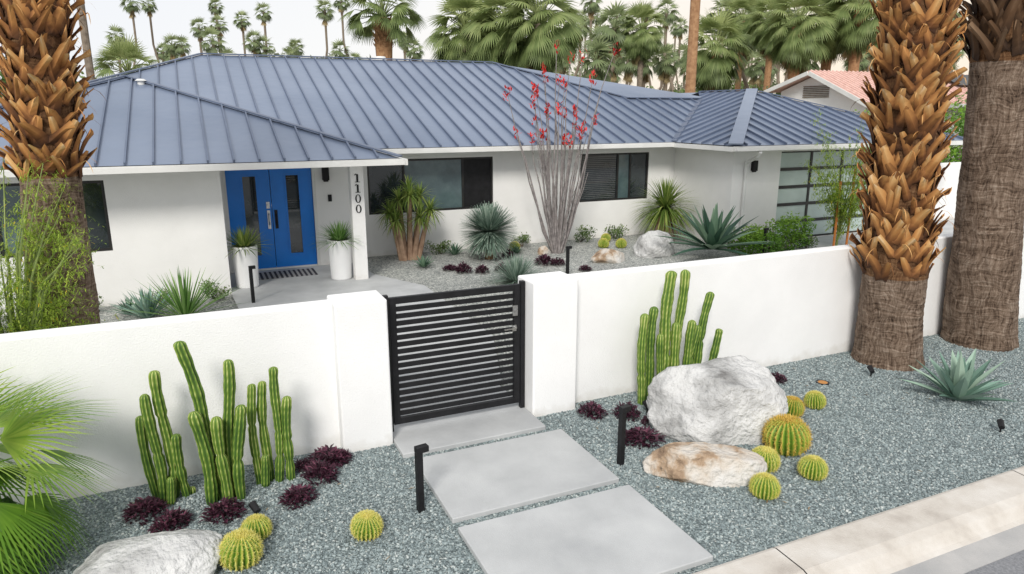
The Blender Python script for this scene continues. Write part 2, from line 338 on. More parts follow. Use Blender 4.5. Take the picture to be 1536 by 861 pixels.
mb=MB()
for i in range(16):
    z=.212+i*.0775; mb.box(x0+.13,x1-.13,-.008,.008,z,z+.052)
mb.obj('slat',BLACK,gt)
mb=MB(); mb.box(x1-.16,x1-.10,-.05,-.026,1.18,1.30); mb.box(x1-.145,x1-.115,-.065,-.05,1.21,1.25); mb.obj('lock',STEEL,gt)
mb=MB(); mb.box(x1-.16,x1-.11,-.04,-.026,1.0,1.07); mb.beam((x1-.12,-.06,1.03),(x1-.27,-.065,1.03),.02,.015); mb.beam((x1-.125,-.03,1.035),(x1-.125,-.065,1.035),.02,.02); mb.obj('handle',STEEL,gt)

# ------------------------------------------------------------------ house
house=mk('house',None,loc=(0,0,0)); tag(house,'white single storey house with blue grey metal hip roof','house')
def wallx(mb,x0,x1,y0,y1,z0,z1,ops=()):
    xs=sorted(set([x0,x1]+[o[0] for o in ops]+[o[1] for o in ops]))
    for a,b in zip(xs[:-1],xs[1:]):
        hit=[o for o in ops if o[0]<=a+1e-6 and o[1]>=b-1e-6]
        if not hit: mb.box(a,b,y0,y1,z0,z1)
        else:
            o=hit[0]
            if o[2]>z0: mb.box(a,b,y0,y1,z0,o[2])
            if o[3]<z1: mb.box(a,b,y0,y1,o[3],z1)
ZT=2.46
mb=MB()
wallx(mb,-5.5,.42,14.0,14.2,-.1,ZT,[(-3.1,-1.45,.99,2.23)])
mb.box(.22,.42,14.2,15.75,-.1,ZT)
wallx(mb,.22,2.95,15.75,15.95,-.1,ZT,[(.52,2.38,.04,2.27)])
mb.box(2.95,3.1,15.75,16.4,-.1,ZT)
wallx(mb,2.95,12.6,16.4,16.6,-.1,2.5,[(3.67,6.85,1.0,2.28),(9.36,11.54,1.0,2.28)])
mb.box(12.4,12.6,14.2,16.4,-.1,2.5)
wallx(mb,12.4,20.2,14.0,14.2,-.1,2.5,[(13.98,17.4,.01,2.36)])
mb.box(20.0,20.2,14.2,28.6,-.1,2.5); mb.box(-5.5,-5.3,14.2,28.6,-.1,2.45); mb.box(-5.3,20,28.4,28.6,-.1,2.5)
mb.obj('wall',STUCCO2,house)
mb=MB(); mb.box(2.80,3.06,14.02,14.26,0,2.40); colm=mb.obj('column',STUCCO2,house); bevel(colm,.01)
mb=MB()
def dig1(cx,cz,y,s):
    mb.box(cx-.012*s,cx+.018*s,y-.008,y,cz-.06*s,cz+.06*s)
    mb.box(cx-.035*s,cx+.042*s,y-.0085,y,cz-.068*s,cz-.060*s)
    mb.beam((cx-.035*s,y-.004,cz+.042*s),(cx-.010*s,y-.004,cz+.060*s),.008,.012*s)
def dig0(cx,cz,y,s):
    vs=[];fs=[];n=28
    for k in range(n):
        t=2*math.pi*k/n
        for rx,rz,yy in ((.046,.068,y-.008),(.024,.058,y-.008),(.046,.068,y),(.024,.058,y)):
            vs.append((cx+rx*s*math.cos(t),yy,cz+rz*s*math.sin(t)))
    for k in range(n):
        a=4*k;b=4*((k+1)%n)
        fs+=[(a,b,b+1,a+1),(a+2,b+2,b,a),(a+1,b+1,b+3,a+3)]
    mb.add(vs,fs)
for i,c in enumerate('1100'):
    (dig1 if c=='1' else dig0)(2.93,2.10-i*.205,14.017,1.25)
mb.obj('house_number',BLACK,house)

# roof
def clip(poly,axis,val):
    res=[]
    n=len(poly)
    for i in range(n):
        a=poly[i];b=poly[(i+1)%n]
        if (a[axis]-val)*(b[axis]-val)<0:
            t=(val-a[axis])/(b[axis]-a[axis]); res.append(a.lerp(b,t))
    return res
mbp=MB(); mbs=MB()
def rface(pts,axis,step=.42,off=0):
    poly=[V(p) for p in pts]
    nrm=(poly[1]-poly[0]).cross(poly[2]-poly[0]).normalized()
    if nrm.z<0: nrm=-nrm
    mbp.add(poly,[tuple(range(len(poly)))])
    lo=min(p[axis] for p in poly);hi=max(p[axis] for p in poly)
    x=lo+off+.15
    while x<hi-.05:
        q=clip(poly,axis,x)
        if len(q)>=2:
            q.sort(key=lambda p:p[1-axis]); mbs.beam(q[0],q[-1],.030,.055,nrm)
        x+=step
k=.351
zm=lambda y:2.57+k*(y-15.8)
rface([(-6.2,15.8,2.57),(11.9,15.8,2.57),(15.4,19.16,zm(19.16)),(12.6,19.16,zm(19.16)),(9.4,22.5,zm(22.5)),(.5,22.5,zm(22.5))],0,.42)
zw=lambda y:2.52+.333*(y-13.2)
rface([(-5.9,13.2,2.52),(3.6,13.2,2.52),(-1.15,17.95,zw(17.95))],0,.42,.1)
mbp.add([(3.6,13.2,2.52),(3.6,15.75,2.52),(-1.15,20.15,4.1),(-1.15,17.95,4.1)],[(0,1,2,3)])
mbp.add([(-5.9,13.2,2.52),(-1.15,17.95,4.1),(-1.15,20.15,4.1),(-5.9,20.15,2.52)],[(0,1,2,3)])
mbp.add([(-6.2,15.8,2.57),(.5,22.5,4.92),(-6.2,29.2,2.57)],[(0,1,2)])
mbp.add([(.5,22.5,4.92),(9.4,22.5,4.92),(16.1,29.2,2.57),(-6.2,29.2,2.57)],[(0,1,2,3)])
mbp.add([(9.4,22.5,4.92),(12.6,19.16,3.749),(16.2,19.16,3.749),(16.1,29.2,2.57)],[(0,1,2,3)])
zr=lambda d:2.57+.333*d
rface([(11.9,13.4,2.57),(20.5,13.4,2.57),(16.2,17.7,zr(4.3))],0,.42,.2)
rface([(11.9,13.4,2.57),(16.2,17.7,zr(4.3)),(16.2,20.3,zr(4.3)),(15.4,19.16,3.736),(11.9,15.8,2.57)],1,.42,.25)
mbp.add([(20.5,13.4,2.57),(20.5,27,2.57),(16.2,27,zr(4.3)),(16.2,17.7,zr(4.3))],[(0,1,2,3)])
mbp.add([(16.2,20.3,zr(4.3)),(16.2,27,zr(4.3)),(13.5,27,3.1),(13.5,21,3.1)],[(0,1,2,3)])
def cap(a,b,w=.17): mbs.beam(a,b,w,.03,Z,lift=.02)
def cap2(a,b): cap(a,b,.14)
cap2((-6.2,15.8,2.57),(.5,22.5,4.92)); cap2((.5,22.5,4.92),(9.4,22.5,4.92)); cap2((9.4,22.5,4.92),(12.6,19.16,3.75)); cap2((12.6,19.16,3.75),(15.4,19.16,3.75))
cap2((-5.9,13.2,2.52),(-1.15,17.95,4.1)); cap2((3.6,13.2,2.52),(-1.15,17.95,4.1)); cap2((-1.15,17.95,4.1),(-1.15,20.1,4.1))
cap2((20.5,13.4,2.57),(16.2,17.7,4.0)); cap2((16.2,17.7,4.0),(16.2,20.2,4.0))
cap2((11.9,15.8,2.57),(15.4,19.16,3.74))
mbp.beam((11.9,13.4,2.57),(16.2,17.7,4.0),.34,.03,Z,lift=.035)
rf=mbp.obj('roof',ROOF,house)
mbs.obj('roof_seam',SEAM,rf)
mb=MB()
def gut(x0,x1,y,z):
    mb.box(x0,x1,y-.02,y+.03,z-.13,z-.012); mb.box(x0,x1,y-.11,y-.02,z-.12,z-.09); mb.box(x0,x1,y-.12,y-.10,z-.12,z-.03)
gut(-6.0,3.66,13.2,2.52); gut(3.6,11.9,15.8,2.57); gut(11.86,20.6,13.4,2.57)
mb.box(11.80,11.86,13.42,15.78,2.44,2.55); mb.box(3.66,3.72,13.1,15.8,2.39,2.505); mb.box(20.54,20.6,13.4,27,2.43,2.55)
mb.obj('roof_gutter',TRIM,rf)
mb=MB()
mb.add([(-5.9,13.22,2.40),(3.6,13.22,2.40),(3.6,15.8,2.40),(-5.9,15.8,2.40)],[(0,1,2,3)])
mb.add([(3.6,15.82,2.455),(12.4,15.82,2.455),(12.4,16.4,2.455),(3.6,16.4,2.455)],[(0,1,2,3)])
mb.add([(11.9,13.42,2.455),(20.5,13.42,2.455),(20.5,14.0,2.455),(11.9,14.0,2.455)],[(0,1,2,3)])
mb.add([(11.9,14.0,2.455),(12.4,14.0,2.455),(12.4,15.82,2.455),(11.9,15.82,2.455)],[(0,1,2,3)])
mb.obj('soffit',TRIM,rf)
def vent(x,y,z,r,h):
    mb=MB(); mb.tube([(x,y,z-.1),(x,y,z+h*.6),(x,y,z+h*.61),(x,y,z+h)],[r*.6,r*.6,r,r*.55],14); mb.obj('roof_vent',TRIM,rf,smooth=False)
vent(-.85,17.5,zw(17.5),.12,.10); vent(5.9,23.6,4.55,.28,.55); vent(1.3,22.9,4.8,.3,.2)
mb=MB(); mb.tube([(12.6,13.3,2.42),(12.62,13.4,2.30),(12.75,13.9,2.12),(12.78,13.95,2.0),(12.78,13.95,.1),(12.8,13.8,.05)],[.045]*6,8); mb.obj('downspout',TRIM,house)

def window(x0,x1,y,z0,z1,panes,blinds=None,mats=None):
    mb=MB(); t=.05
    mb.box(x0,x1,y+.03,y+.1,z0,z0+t); mb.box(x0,x1,y+.03,y+.1,z1-t,z1)
    for i,xx in enumerate([x0]+panes+[x1]):
        a=xx if i==0 else (xx-t if i==len(panes)+1 else xx-t/2); mb.box(a,a+t,y+.028,y+.098,z0+t,z1-t)
    f=mb.obj('window',DARKF,house)
    xs=[x0]+panes+[x1]
    for i in range(len(xs)-1):
        mb=MB(); a,b=xs[i]+.02,xs[i+1]-.02
        mb.box(a,b,y+.06,y+.07,z0+.03,z1-.03); m=GLASSD if not mats else mats[i]
        mb.obj('pane',m,f)
    if blinds is not None:
        mb=MB(); a,b=blinds; z=z0+.08
        while z<z1-.08:
            mb.box(a,b,y+.052,y+.058,z,z+.012); z+=.05
        mb.obj('blind',surf('grey_blind',(.10,.10,.10),(.14,.14,.14),4,.6),f)
window(3.67,6.85,16.4,1.0,2.28,[4.55,6.05],mats=[GLASSD,GLASST,BLACK])
window(9.36,11.54,16.4,1.0,2.28,[10.55,10.95],blinds=(9.45,10.5),mats=[GLASSD,GLASST,GLASSD])
window(-3.1,-1.45,14.0,.99,2.23,[-2.2],mats=[GLASST,GLASSD])
def door(x0,x1,side):
    mb=MB(); y=15.80; ops=[(x0+.32,x0+.58,.35,2.05)]
    wallx(mb,x0,x1,y,y+.05,.06,2.20,ops)
    d=mb.obj('door',BLUE,house)
    mb=MB(); a,b,c,e=ops[0]
    mb.box(a-.03,a,y-.012,y,c-.03,e+.03); mb.box(b,b+.03,y-.012,y,c-.03,e+.03); mb.box(a,b,y-.012,y,e,e+.03); mb.box(a,b,y-.012,y,c-.03,c)
    mb.obj('glass_trim',BLUE,d)
    mb=MB(); mb.box(a,b,y+.02,y+.03,c,e); mb.obj('pane',GLASSD,d)
    xx=x1-.07 if side<0 else x0+.07
    mb=MB()
    mb.box(xx-.03,xx+.03,y-.02,y,.92,1.32)
    mb.tube([(xx,y-.02,1.25),(xx,y-.07,1.22),(xx,y-.075,1.08),(xx,y-.02,1.0)],[.012]*4,8)
    if side<0: mb.tube([(xx,y-.045,1.42),(xx,y,1.42)],[.03,.035],12); mb.box(xx-.035,xx+.035,y-.015,y,1.36,1.5)
    mb.obj('handle',STEEL if side<0 else BLACK,d)
door(.575,1.437,-1); door(1.449,2.31,1)
mb=MB(); mb.box(.52,.57,15.74,15.9,.04,2.25); mb.box(2.315,2.38,15.74,15.9,.04,2.25); mb.box(.57,2.315,15.74,15.9,2.205,2.27); mb.box(.57,2.315,15.76,15.95,.03,.058)
mb.obj('door_frame',TRIM,house)
def sconce(x,y,z,w_=.14,h=.3):
    mb=MB(); mb.box(x-w_/2,x+w_/2,y-.11,y,z,z+h); mb.box(x-w_/2+.02,x+w_/2-.02,y-.09,y-.02,z-.03,z); o=mb.obj('wall_lamp',BLACK,house); bevel(o,.006,1)
sconce(2.60,15.75,1.92); sconce(13.05,14.0,1.9,.14,.26)
mb=MB(); mb.box(2.63,2.71,15.72,15.75,1.45,1.60); bevel(mb.obj('doorbell',BLACK,house),.005,1)
gd=mk('garage_door',None,house); mb=MB(); rows=5; cols=3; gx0,gx1,gz0,gz1=13.98,17.4,.02,2.36; y=14.05
rh=(gz1-gz0)/rows; cw=(gx1-gx0)/cols
for r in range(rows+1):
    z=gz0+r*rh; mb.box(gx0,gx1,y,y+.05,max(gz0,z-.04),min(gz1,z+.04))
for c_ in range(cols+1):
    x=gx0+c_*cw
    for r in range(rows): mb.box(max(gx0,x-.035),min(gx1,x+.035),y+.001,y+.05,gz0+r*rh+(.04),gz0+(r+1)*rh-.04)
mb.obj('frame',DARKF,gd)
mb=MB(); mb.box(gx0,gx1,y+.025,y+.035,gz0,gz1); mb.obj('frosted_panel',FROST,gd)

def stripemat():
    m,nt,b,N,L=newmat('striped_mat'); tc=N.new('ShaderNodeTexCoord'); wv=N.new('ShaderNodeTexWave'); wv.inputs['Scale'].default_value=3.2; L.new(tc.outputs['Object'],wv.inputs[0])
    r=ramp(N,[(.45,(.03,.03,.04)),(.55,(.32,.32,.33))]); L.new(wv.outputs[0],r.inputs[0]); L.new(r.outputs[0],b.inputs['Base Color']); b.inputs['Roughness'].default_value=.95; return m
mb=MB(); mb.box(-.62,.62,-.32,.32,0,.015); o=mb.obj('door_mat',stripemat(),loc=(1.55,15.15,.031)); tag(o,'dark striped door mat before blue doors','mat'); bevel(o,.004,1)

# ------------------------------------------------------------------ plants: generators
def rosette(mb,n,L_,w,elev=(5,85),droop=.5,segs=4,fold=.35,c0=(0,0,0),prof=None,mat=0,jit=.15,rb=.04,vals=(0,1),sph=False,taper=.25):
    for i in range(n):
        t=i*2.39996+R.uniform(-jit,jit); u=(i+.5)/n
        if sph:
            s0,s1=math.sin(math.radians(elev[0])),math.sin(math.radians(elev[1])); e=math.asin(s0+(s1-s0)*u)+R.uniform(-.06,.06)
        else: e=math.radians(elev[0]+(elev[1]-elev[0])*u+R.uniform(-6,6))
        d=V((math.cos(t)*math.cos(e),math.sin(t)*math.cos(e),math.sin(e)))
        base=V(c0)+V((math.cos(t)*rb*(1-u*.6),math.sin(t)*rb*(1-u*.6),0))
        mb.blade(base,d,L_*R.uniform(.85,1.1)*(1-taper*u),w*R.uniform(.85,1.1),droop*(1-u*.5),segs,prof,fold,mat,R.uniform(*vals))
AP=[.75,1,1,.85,.5,.03]
def fan_leaf(mb,hub,d,R_,nb,spread,w,droop,c,mat=0):
    d=V(d).normalized(); sd=d.cross(Z)
    if sd.length<.1: sd=V((1,0,0))
    sd.normalize(); nrm=sd.cross(d).normalized()
    roll=R.uniform(-.6,.6); sd=(sd*math.cos(roll)+nrm*math.sin(roll)).normalized()
    for i in range(nb):
        a=-spread+2*spread*i/(nb-1)
        dd=d*math.cos(a)+sd*math.sin(a)
        mb.blade(hub,dd,R_*(.75+.25*math.cos(a*.7))*R.uniform(.9,1.08),w,droop,3,[.35,1,.7,.03],0,mat,min(1,max(0,c+R.uniform(-.15,.15))),up=sd.cross(d))
def palm_crown(mb,n,pet,RL,nb,w,e0,e1,droop=.5,dry=0,pr=.015,mat=0,drymat=1,sp=1.15):
    for i in range(n):
        t=i*2.39996+R.uniform(-.2,.2); u=(i+.5)/n; e=math.radians(e0+(e1-e0)*u+R.uniform(-8,8))
        d=V((math.cos(t)*math.cos(e),math.sin(t)*math.cos(e),math.sin(e)))
        L_=pet*R.uniform(.8,1.15); p=V((0,0,0)); q=p+d*L_*.5; d2=(d+V((0,0,-.25))).normalized(); h=q+d2*L_*.5
        c=.15+.75*u*R.uniform(.7,1.1)
        mb.tube([p,q,h],[pr,pr*.8,pr*.5],4,mat,min(1,c),cap=False)
        d3=(d2+V((0,0,-.15-.3*(1-u)))).normalized()
        fan_leaf(mb,h,d3,RL*R.uniform(.85,1.1),nb,sp,w,droop*(1.3-u*.6),c,mat)
    for i in range(dry):
        t=R.uniform(0,6.28); e=math.radians(R.uniform(-88,-62)); d=V((math.cos(t)*math.cos(e),math.sin(t)*math.cos(e),math.sin(e)))
        h=V((0,0,-R.uniform(0,.9)))+d*pet*.5
        fan_leaf(mb,h,(d+V((0,0,-.4))),RL,nb,.6,w,.3,R.random(),drymat)
def leafcloud(mb,clumps,n,size,asp=.6,mat=0,flat=0):
    tot=sum(r**2 for _,r in clumps)
    for c,r in clumps:
        k_=int(n*r*r/tot); base=R.uniform(.15,.75); c=V(c)
        for _ in range(k_):
            d=V((R.gauss(0,1),R.gauss(0,1),R.gauss(0,1))); d.normalize()
            p=c+d*r*(R.random()**.4); 
            nn=V((R.gauss(0,1),R.gauss(0,1),R.gauss(0,1)+.4)).normalized(); a=nn.cross(V((R.random()+.1,R.random(),R.random()))).normalized(); b=nn.cross(a)
            s_=size*R.uniform(.6,1.3)
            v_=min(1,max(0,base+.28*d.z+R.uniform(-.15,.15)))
            mb.add([p-a*s_,p-b*s_*asp,p+a*s_,p+b*s_*asp],[(0,1,2,3)],mat,v_)

def cactus(stems,label,group=None,loc=(0,0,0)):
    mb=MB()
    for (bx,by,h,lx,ly,r,kinks) in stems:
        r*=.86
        nr=8; n=nr*4; segs=max(10,int(h/.035)); vs=[];pc=[];fs=[]; ph=R.random()*6; tone=R.uniform(-.10,.14)
        for i in range(segs+5):
            if i<=segs: u=i/segs; z=h*u; rr_=r*(.84+.16*min(1,u*6))
            else:
                a=(i-segs)/4*math.pi/2; z=h+r*.9*math.sin(a); rr_=r*max(.06,math.cos(a)); u=1
            rr_*=1+.06*math.sin(z*17+ph)+.04*math.sin(z*41+ph)
            for kz in kinks: rr_*=1-.34*math.exp(-((z-kz)/.022)**2)
            cx=bx+lx*(u**1.4)+.016*math.sin(z*5+ph); cy=by+ly*u
            for k_ in range(n):
                t=2*math.pi*k_/n; pr_=(.5+.5*math.cos(nr*t))
                q=rr_*(.76+.28*pr_**.8)
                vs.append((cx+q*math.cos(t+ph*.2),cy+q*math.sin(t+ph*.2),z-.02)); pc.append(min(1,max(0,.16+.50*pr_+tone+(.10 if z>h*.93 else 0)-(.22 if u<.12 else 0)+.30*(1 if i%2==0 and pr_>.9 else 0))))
        m=segs+5
        for i in range(m-1):
            for k_ in range(n):
                k2=(k_+1)%n; fs.append((i*n+k_,i*n+k2,(i+1)*n+k2,(i+1)*n+k_))
        fs.append(tuple((m-1)*n+k_ for k_ in range(n)))
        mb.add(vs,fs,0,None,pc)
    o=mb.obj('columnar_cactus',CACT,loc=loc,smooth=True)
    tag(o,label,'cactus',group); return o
G1='columnar cacti along the garden wall'
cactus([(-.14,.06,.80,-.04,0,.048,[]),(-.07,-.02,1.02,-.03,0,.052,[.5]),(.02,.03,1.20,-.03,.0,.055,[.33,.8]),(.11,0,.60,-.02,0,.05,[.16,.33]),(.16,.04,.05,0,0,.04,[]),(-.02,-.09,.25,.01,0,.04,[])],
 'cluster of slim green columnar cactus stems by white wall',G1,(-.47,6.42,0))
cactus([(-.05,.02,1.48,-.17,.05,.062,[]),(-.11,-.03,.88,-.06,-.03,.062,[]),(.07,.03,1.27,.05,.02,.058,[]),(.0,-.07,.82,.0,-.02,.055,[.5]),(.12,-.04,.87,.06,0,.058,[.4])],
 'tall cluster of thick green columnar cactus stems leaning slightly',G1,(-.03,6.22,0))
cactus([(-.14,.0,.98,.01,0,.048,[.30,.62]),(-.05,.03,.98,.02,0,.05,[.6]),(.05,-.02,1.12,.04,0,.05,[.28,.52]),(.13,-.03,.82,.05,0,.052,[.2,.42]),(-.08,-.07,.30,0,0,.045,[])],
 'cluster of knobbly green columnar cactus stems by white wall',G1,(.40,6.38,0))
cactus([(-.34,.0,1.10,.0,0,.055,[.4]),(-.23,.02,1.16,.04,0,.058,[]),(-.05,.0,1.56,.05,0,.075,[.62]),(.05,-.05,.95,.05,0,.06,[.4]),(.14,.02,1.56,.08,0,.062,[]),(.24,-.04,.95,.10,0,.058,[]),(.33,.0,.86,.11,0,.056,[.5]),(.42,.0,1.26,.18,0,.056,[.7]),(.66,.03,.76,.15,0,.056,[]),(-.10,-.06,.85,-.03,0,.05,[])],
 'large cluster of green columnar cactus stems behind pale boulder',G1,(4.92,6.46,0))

def barrelmesh(name,sp):
    mb=MB(True); nr=22; n=nr*4; rings=18; vs=[];pc=[];fs=[]
    def P(t,ph_,pr_):
        q=(.86+.14*pr_)*math.sin(ph_)
        dip=.07*math.exp(-(ph_/.3)**2)
        return (q*math.cos(t),q*math.sin(t),.92*math.cos(ph_)-dip+.78)
    for i in range(rings+1):
        ph_=.02+(math.pi*.92-.02)*i/rings
        for k_ in range(n):
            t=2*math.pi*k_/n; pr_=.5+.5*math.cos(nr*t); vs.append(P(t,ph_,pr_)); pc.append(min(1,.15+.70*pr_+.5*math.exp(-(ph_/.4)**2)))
    for i in range(rings):
        for k_ in range(n):
            k2=(k_+1)%n; fs.append((i*n+k_,(i+1)*n+k_,(i+1)*n+k2,i*n+k2))
    fs.append(tuple(range(n)))
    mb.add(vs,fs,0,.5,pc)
    for r_ in range(nr):
        t=2*math.pi*r_/nr
        for j in range(19):
            ph_=.14+j*.105; p=V(P(t,ph_,1)); nrm=V((math.cos(t)*math.sin(ph_),math.sin(t)*math.sin(ph_),math.cos(ph_)))
            for s_ in range(6):
                tg=V((R.gauss(0,1),R.gauss(0,1),R.gauss(0,1))); d=(nrm*.55+tg*.5).normalized()
                mb.blade(p,d,R.uniform(.09,.19),.030,.1,1,[1,.3],0,1,R.random())
    for _ in range(260):
        t=R.uniform(0,6.28);rr_=R.random()*.28; mb.blade((rr_*math.cos(t),rr_*math.sin(t),1.60),V((R.gauss(0,.4),R.gauss(0,.4),1)),.10,.035,0,1,[1,.2],0,1,R.uniform(.5,1))
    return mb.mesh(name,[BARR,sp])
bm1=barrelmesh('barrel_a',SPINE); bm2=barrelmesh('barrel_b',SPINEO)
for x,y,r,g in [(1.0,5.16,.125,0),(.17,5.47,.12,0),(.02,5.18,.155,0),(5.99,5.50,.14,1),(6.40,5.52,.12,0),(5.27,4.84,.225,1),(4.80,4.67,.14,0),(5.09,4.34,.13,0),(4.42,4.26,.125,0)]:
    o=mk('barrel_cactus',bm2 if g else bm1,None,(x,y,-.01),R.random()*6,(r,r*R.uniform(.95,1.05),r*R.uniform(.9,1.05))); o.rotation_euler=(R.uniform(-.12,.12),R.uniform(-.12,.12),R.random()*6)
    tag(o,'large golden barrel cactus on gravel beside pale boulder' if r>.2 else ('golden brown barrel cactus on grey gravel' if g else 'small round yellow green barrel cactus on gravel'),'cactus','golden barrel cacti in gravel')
for x,y,r in [(9.35,15.1,.14),(9.75,14.9,.14),(9.85,15.8,.13),(7.1,15.65,.14)]:
    o=mk('barrel_cactus',bm1,None,(x,y,-.01),R.random()*6,(r,r,r)); tag(o,'small barrel cactus in courtyard gravel before white wall','cactus','golden barrel cacti in gravel')

pm=[]
for s_ in range(3):
    mb=MB()
    for _ in range(300):
        t=R.uniform(0,6.28); rr_=R.random()**.6*.16; h=R.uniform(.02,.14)*(1.2-rr_/.2)
        p=(rr_*math.cos(t),rr_*math.sin(t)*.9,h); d=V((math.cos(t)*R.uniform(.2,1)+R.gauss(0,.3),math.sin(t)*R.uniform(.2,1)+R.gauss(0,.3),R.uniform(.1,1.2)))
        mb.blade(p,d,R.uniform(.035,.075),.024,.5,2,[.5,1,.05],0.3,0,R.random()*min(1,.35+h*6))
    for _ in range(12):
        t=R.uniform(0,6.28); mb.tube([(0,0,0),(math.cos(t)*.1,math.sin(t)*.1,.1)],[.006,.003],4,0,.2)
    pm.append(mb.mesh('purple_clump',[PURP]))
for i,(x,y,s_) in enumerate([(-.68,6.22,1.0),(-.06,5.92,1.05),(-.48,5.92,.95),(.56,5.92,.9),(.80,6.22,1.0),(.93,6.5,1.05),(1.04,6.5,.7),(.68,6.5,.6),(3.89,6.40,1.05),(4.02,5.62,1.15),(4.22,6.2,1.0),(4.38,5.95,.7),(6.48,6.5,.95),(6.62,6.35,.7),(5.1,13.9,1.2),(5.45,13.7,1.0),(4.9,14.2,.9),(5.9,13.6,1.0),(7.05,13.9,1.3),(7.3,13.7,1.0),(6.6,14.9,1.1),(7.6,13.0,.9)]):
    o=mk('purple_plant',pm[i%3],None,(x,y,0),R.random()*6,(s_*R.uniform(.85,1.2),s_*R.uniform(.85,1.1),s_*R.uniform(.8,1.2))); tag(o,'low dark purple leafy plant on gravel','plant','dark purple ground plants')

def boulder(sx,sy,sz,seed,mat,loc,label,rot=0,cut=.62,extra=(),keep=.94):
    import bmesh
    bm=bmesh.new(); bmesh.ops.create_icosphere(bm,subdivisions=6 if sx>.5 else 4,radius=1)
    rr_=random.Random(seed); planes=[(V(d).normalized(),h) for d,h in extra]
    for _ in range(11):
        d=V((rr_.gauss(0,1),rr_.gauss(0,1),rr_.gauss(0,.8))).normalized(); planes.append((d,rr_.uniform(cut,.9)))
    for v in bm.verts:
        p=v.co.copy()
        for d,h in planes:
            s_=p.dot(d)
            if s_>h: p-=d*(s_-h)*keep
        q=p*1.0
        nz=noise.fractal(q*1.4+V((seed,0,0)),.9,2.1,6)*.085+noise.ridged_multi_fractal(q*2.6+V((0,seed,0)),1,2.1,5,1,2)*.024
        p=p*(1+nz)
        p.z=max(p.z,-.45)
        v.co=V((p.x*sx,p.y*sy,(p.z+.42)*sz))
    me=bpy.data.meshes.new('boulder'); bm.to_mesh(me); bm.free(); me.materials.append(mat)
    me.polygons.foreach_set('use_smooth',[True]*len(me.polygons))
    o=mk('boulder',me,None,loc,rot); tag(o,label,'rock','landscape boulders'); return o
boulder(.76,.54,.60,3,ROCKW,(4.97,5.58,-.03),'large pale grey boulder on gravel by cacti',-.3,.72,[((-.8,-.6,.5),.68),((.1,-.2,1),.78)],.80)
boulder(.56,.31,.25,8,ROCKT,(4.20,4.80,-.02),'low tan and white boulder on gravel',-.42,.6,[((0,0,1),.7),((0,-1,.3),.6)],.85)
boulder(.58,.40,.23,11,ROCKW,(-.64,5.26,-.03),'smooth pale grey boulder on gravel',.15,.80,(),.8)
boulder(.45,.3,.24,14,ROCKT,(8.6,13.6,-.03),'tan boulder in courtyard gravel',.1)
boulder(.62,.4,.42,17,ROCKW,(10.05,13.9,-.03),'pale boulder in courtyard gravel',.4)
boulder(.18,.15,.15,19,ROCKT,(7.6,15.0,-.02),'small tan rock in courtyard gravel',.4)

def bollard(x,y,h,label='slim black bollard light beside concrete path'):
    mb=MB(); mb.box(-.028,.028,-.028,.028,0,h); mb.box(-.028,.085,-.032,.032,h,h+.055); o=mb.obj('bollard_light',BLACK,loc=(x,y,0)); bevel(o,.003,1)
    o.rotation_euler=(0,0,.15); tag(o,label,'lamp','black path lights')
bollard(1.51,5.31,.56); bollard(3.56,5.30,.56); bollard(.74,13.05,.65,'slim black bollard light on courtyard gravel'); bollard(6.94,12.6,.6,'slim black bollard light on courtyard gravel'); bollard(12.4,12.7,.6,'slim black bollard light on courtyard gravel')
def spot(x,y,rot):
    mb=MB(); mb.tube([(0,0,0),(0,0,.07)],[.01,.01],6); mb.tube([(-.03,0,.065),(.055,0,.11)],[.03,.034],12); mb.tube([(.055,0,.11),(.06,0,.113)],[.034,.028],12)
    o=mb.obj('spotlight',BLACK,loc=(x,y,.01)); o.rotation_euler=(0,0,rot); tag(o,'small black garden spotlight in gravel','lamp','small garden spotlights')
spot(.19,5.78,2.0); spot(4.5,6.2,1.5); spot(7.70,4.2,.8); spot(7.85,5.95,1.2)
mb=MB(); mb.tube([(0,0,-.02),(0,0,.012)],[.085,.085],20); mb.tube([(0,0,.012),(0,0,.016)],[.06,.05],20,1); o=mb.obj('ground_light',[BLACK,BOOTM],loc=(7.1,6.05,0)); tag(o,'round flush ground light in gravel','lamp')

mb=MB(); rosette(mb,30,.66,.125,(14,88),.10,5,.45,prof=[.8,1,1.05,.85,.5,.03],taper=.1); o=mb.obj('agave',AGAVE,loc=(8.15,4.98,.0)); tag(o,'blue green agave with spiky leaves on gravel','plant')
mb=MB(); rosette(mb,46,1.40,.17,(8,82),.28,5,.4,prof=AP,rb=.08,c0=(0,0,.24)); o=mb.obj('agave',AGDARK,loc=(10.9,12.8,.0)); tag(o,'large dark green agave behind white wall','plant')
mb=MB(); mb.tube([(0,0,0),(0,0,.6)],[.10,.10],10,1)
rosette(mb,1500,.66,.026,(-60,90),.05,2,0,(0,0,.66),[.8,1,.5],rb=.05,sph=True,taper=0); rosette(mb,120,.45,.02,(-84,-55),.1,2,0,(0,0,.5),[.8,1,.05],mat=1,rb=.05)
o=mb.obj('yucca',[YUCB,DRIED],loc=(6.15,15.0,0)); tag(o,'round blue grey yucca ball in courtyard gravel','plant')
mb=MB(); rosette(mb,560,.72,.017,(5,88),.5,4,0,(0,0,.02),rb=.08); o=mb.obj('grass_clump',[YUCB],loc=(5.75,12.6,0)); tag(o,'pale green tufted grass plant in gravel','plant')
mb=MB(); rosette(mb,90,1.02,.035,(25,88),.25,4,.3,(0,0,.02),rb=.06); o=mb.obj('yucca',[GRASSB],loc=(-.38,12.5,0)); tag(o,'spiky bright green yucca in courtyard gravel','plant')
mb=MB(); rosette(mb,60,.68,.06,(20,85),.2,4,.3,(0,0,.02),rb=.06); o=mb.obj('agave',[AGAVE],loc=(-.95,12.8,0)); tag(o,'blue green agave beside spiky yucca','plant')
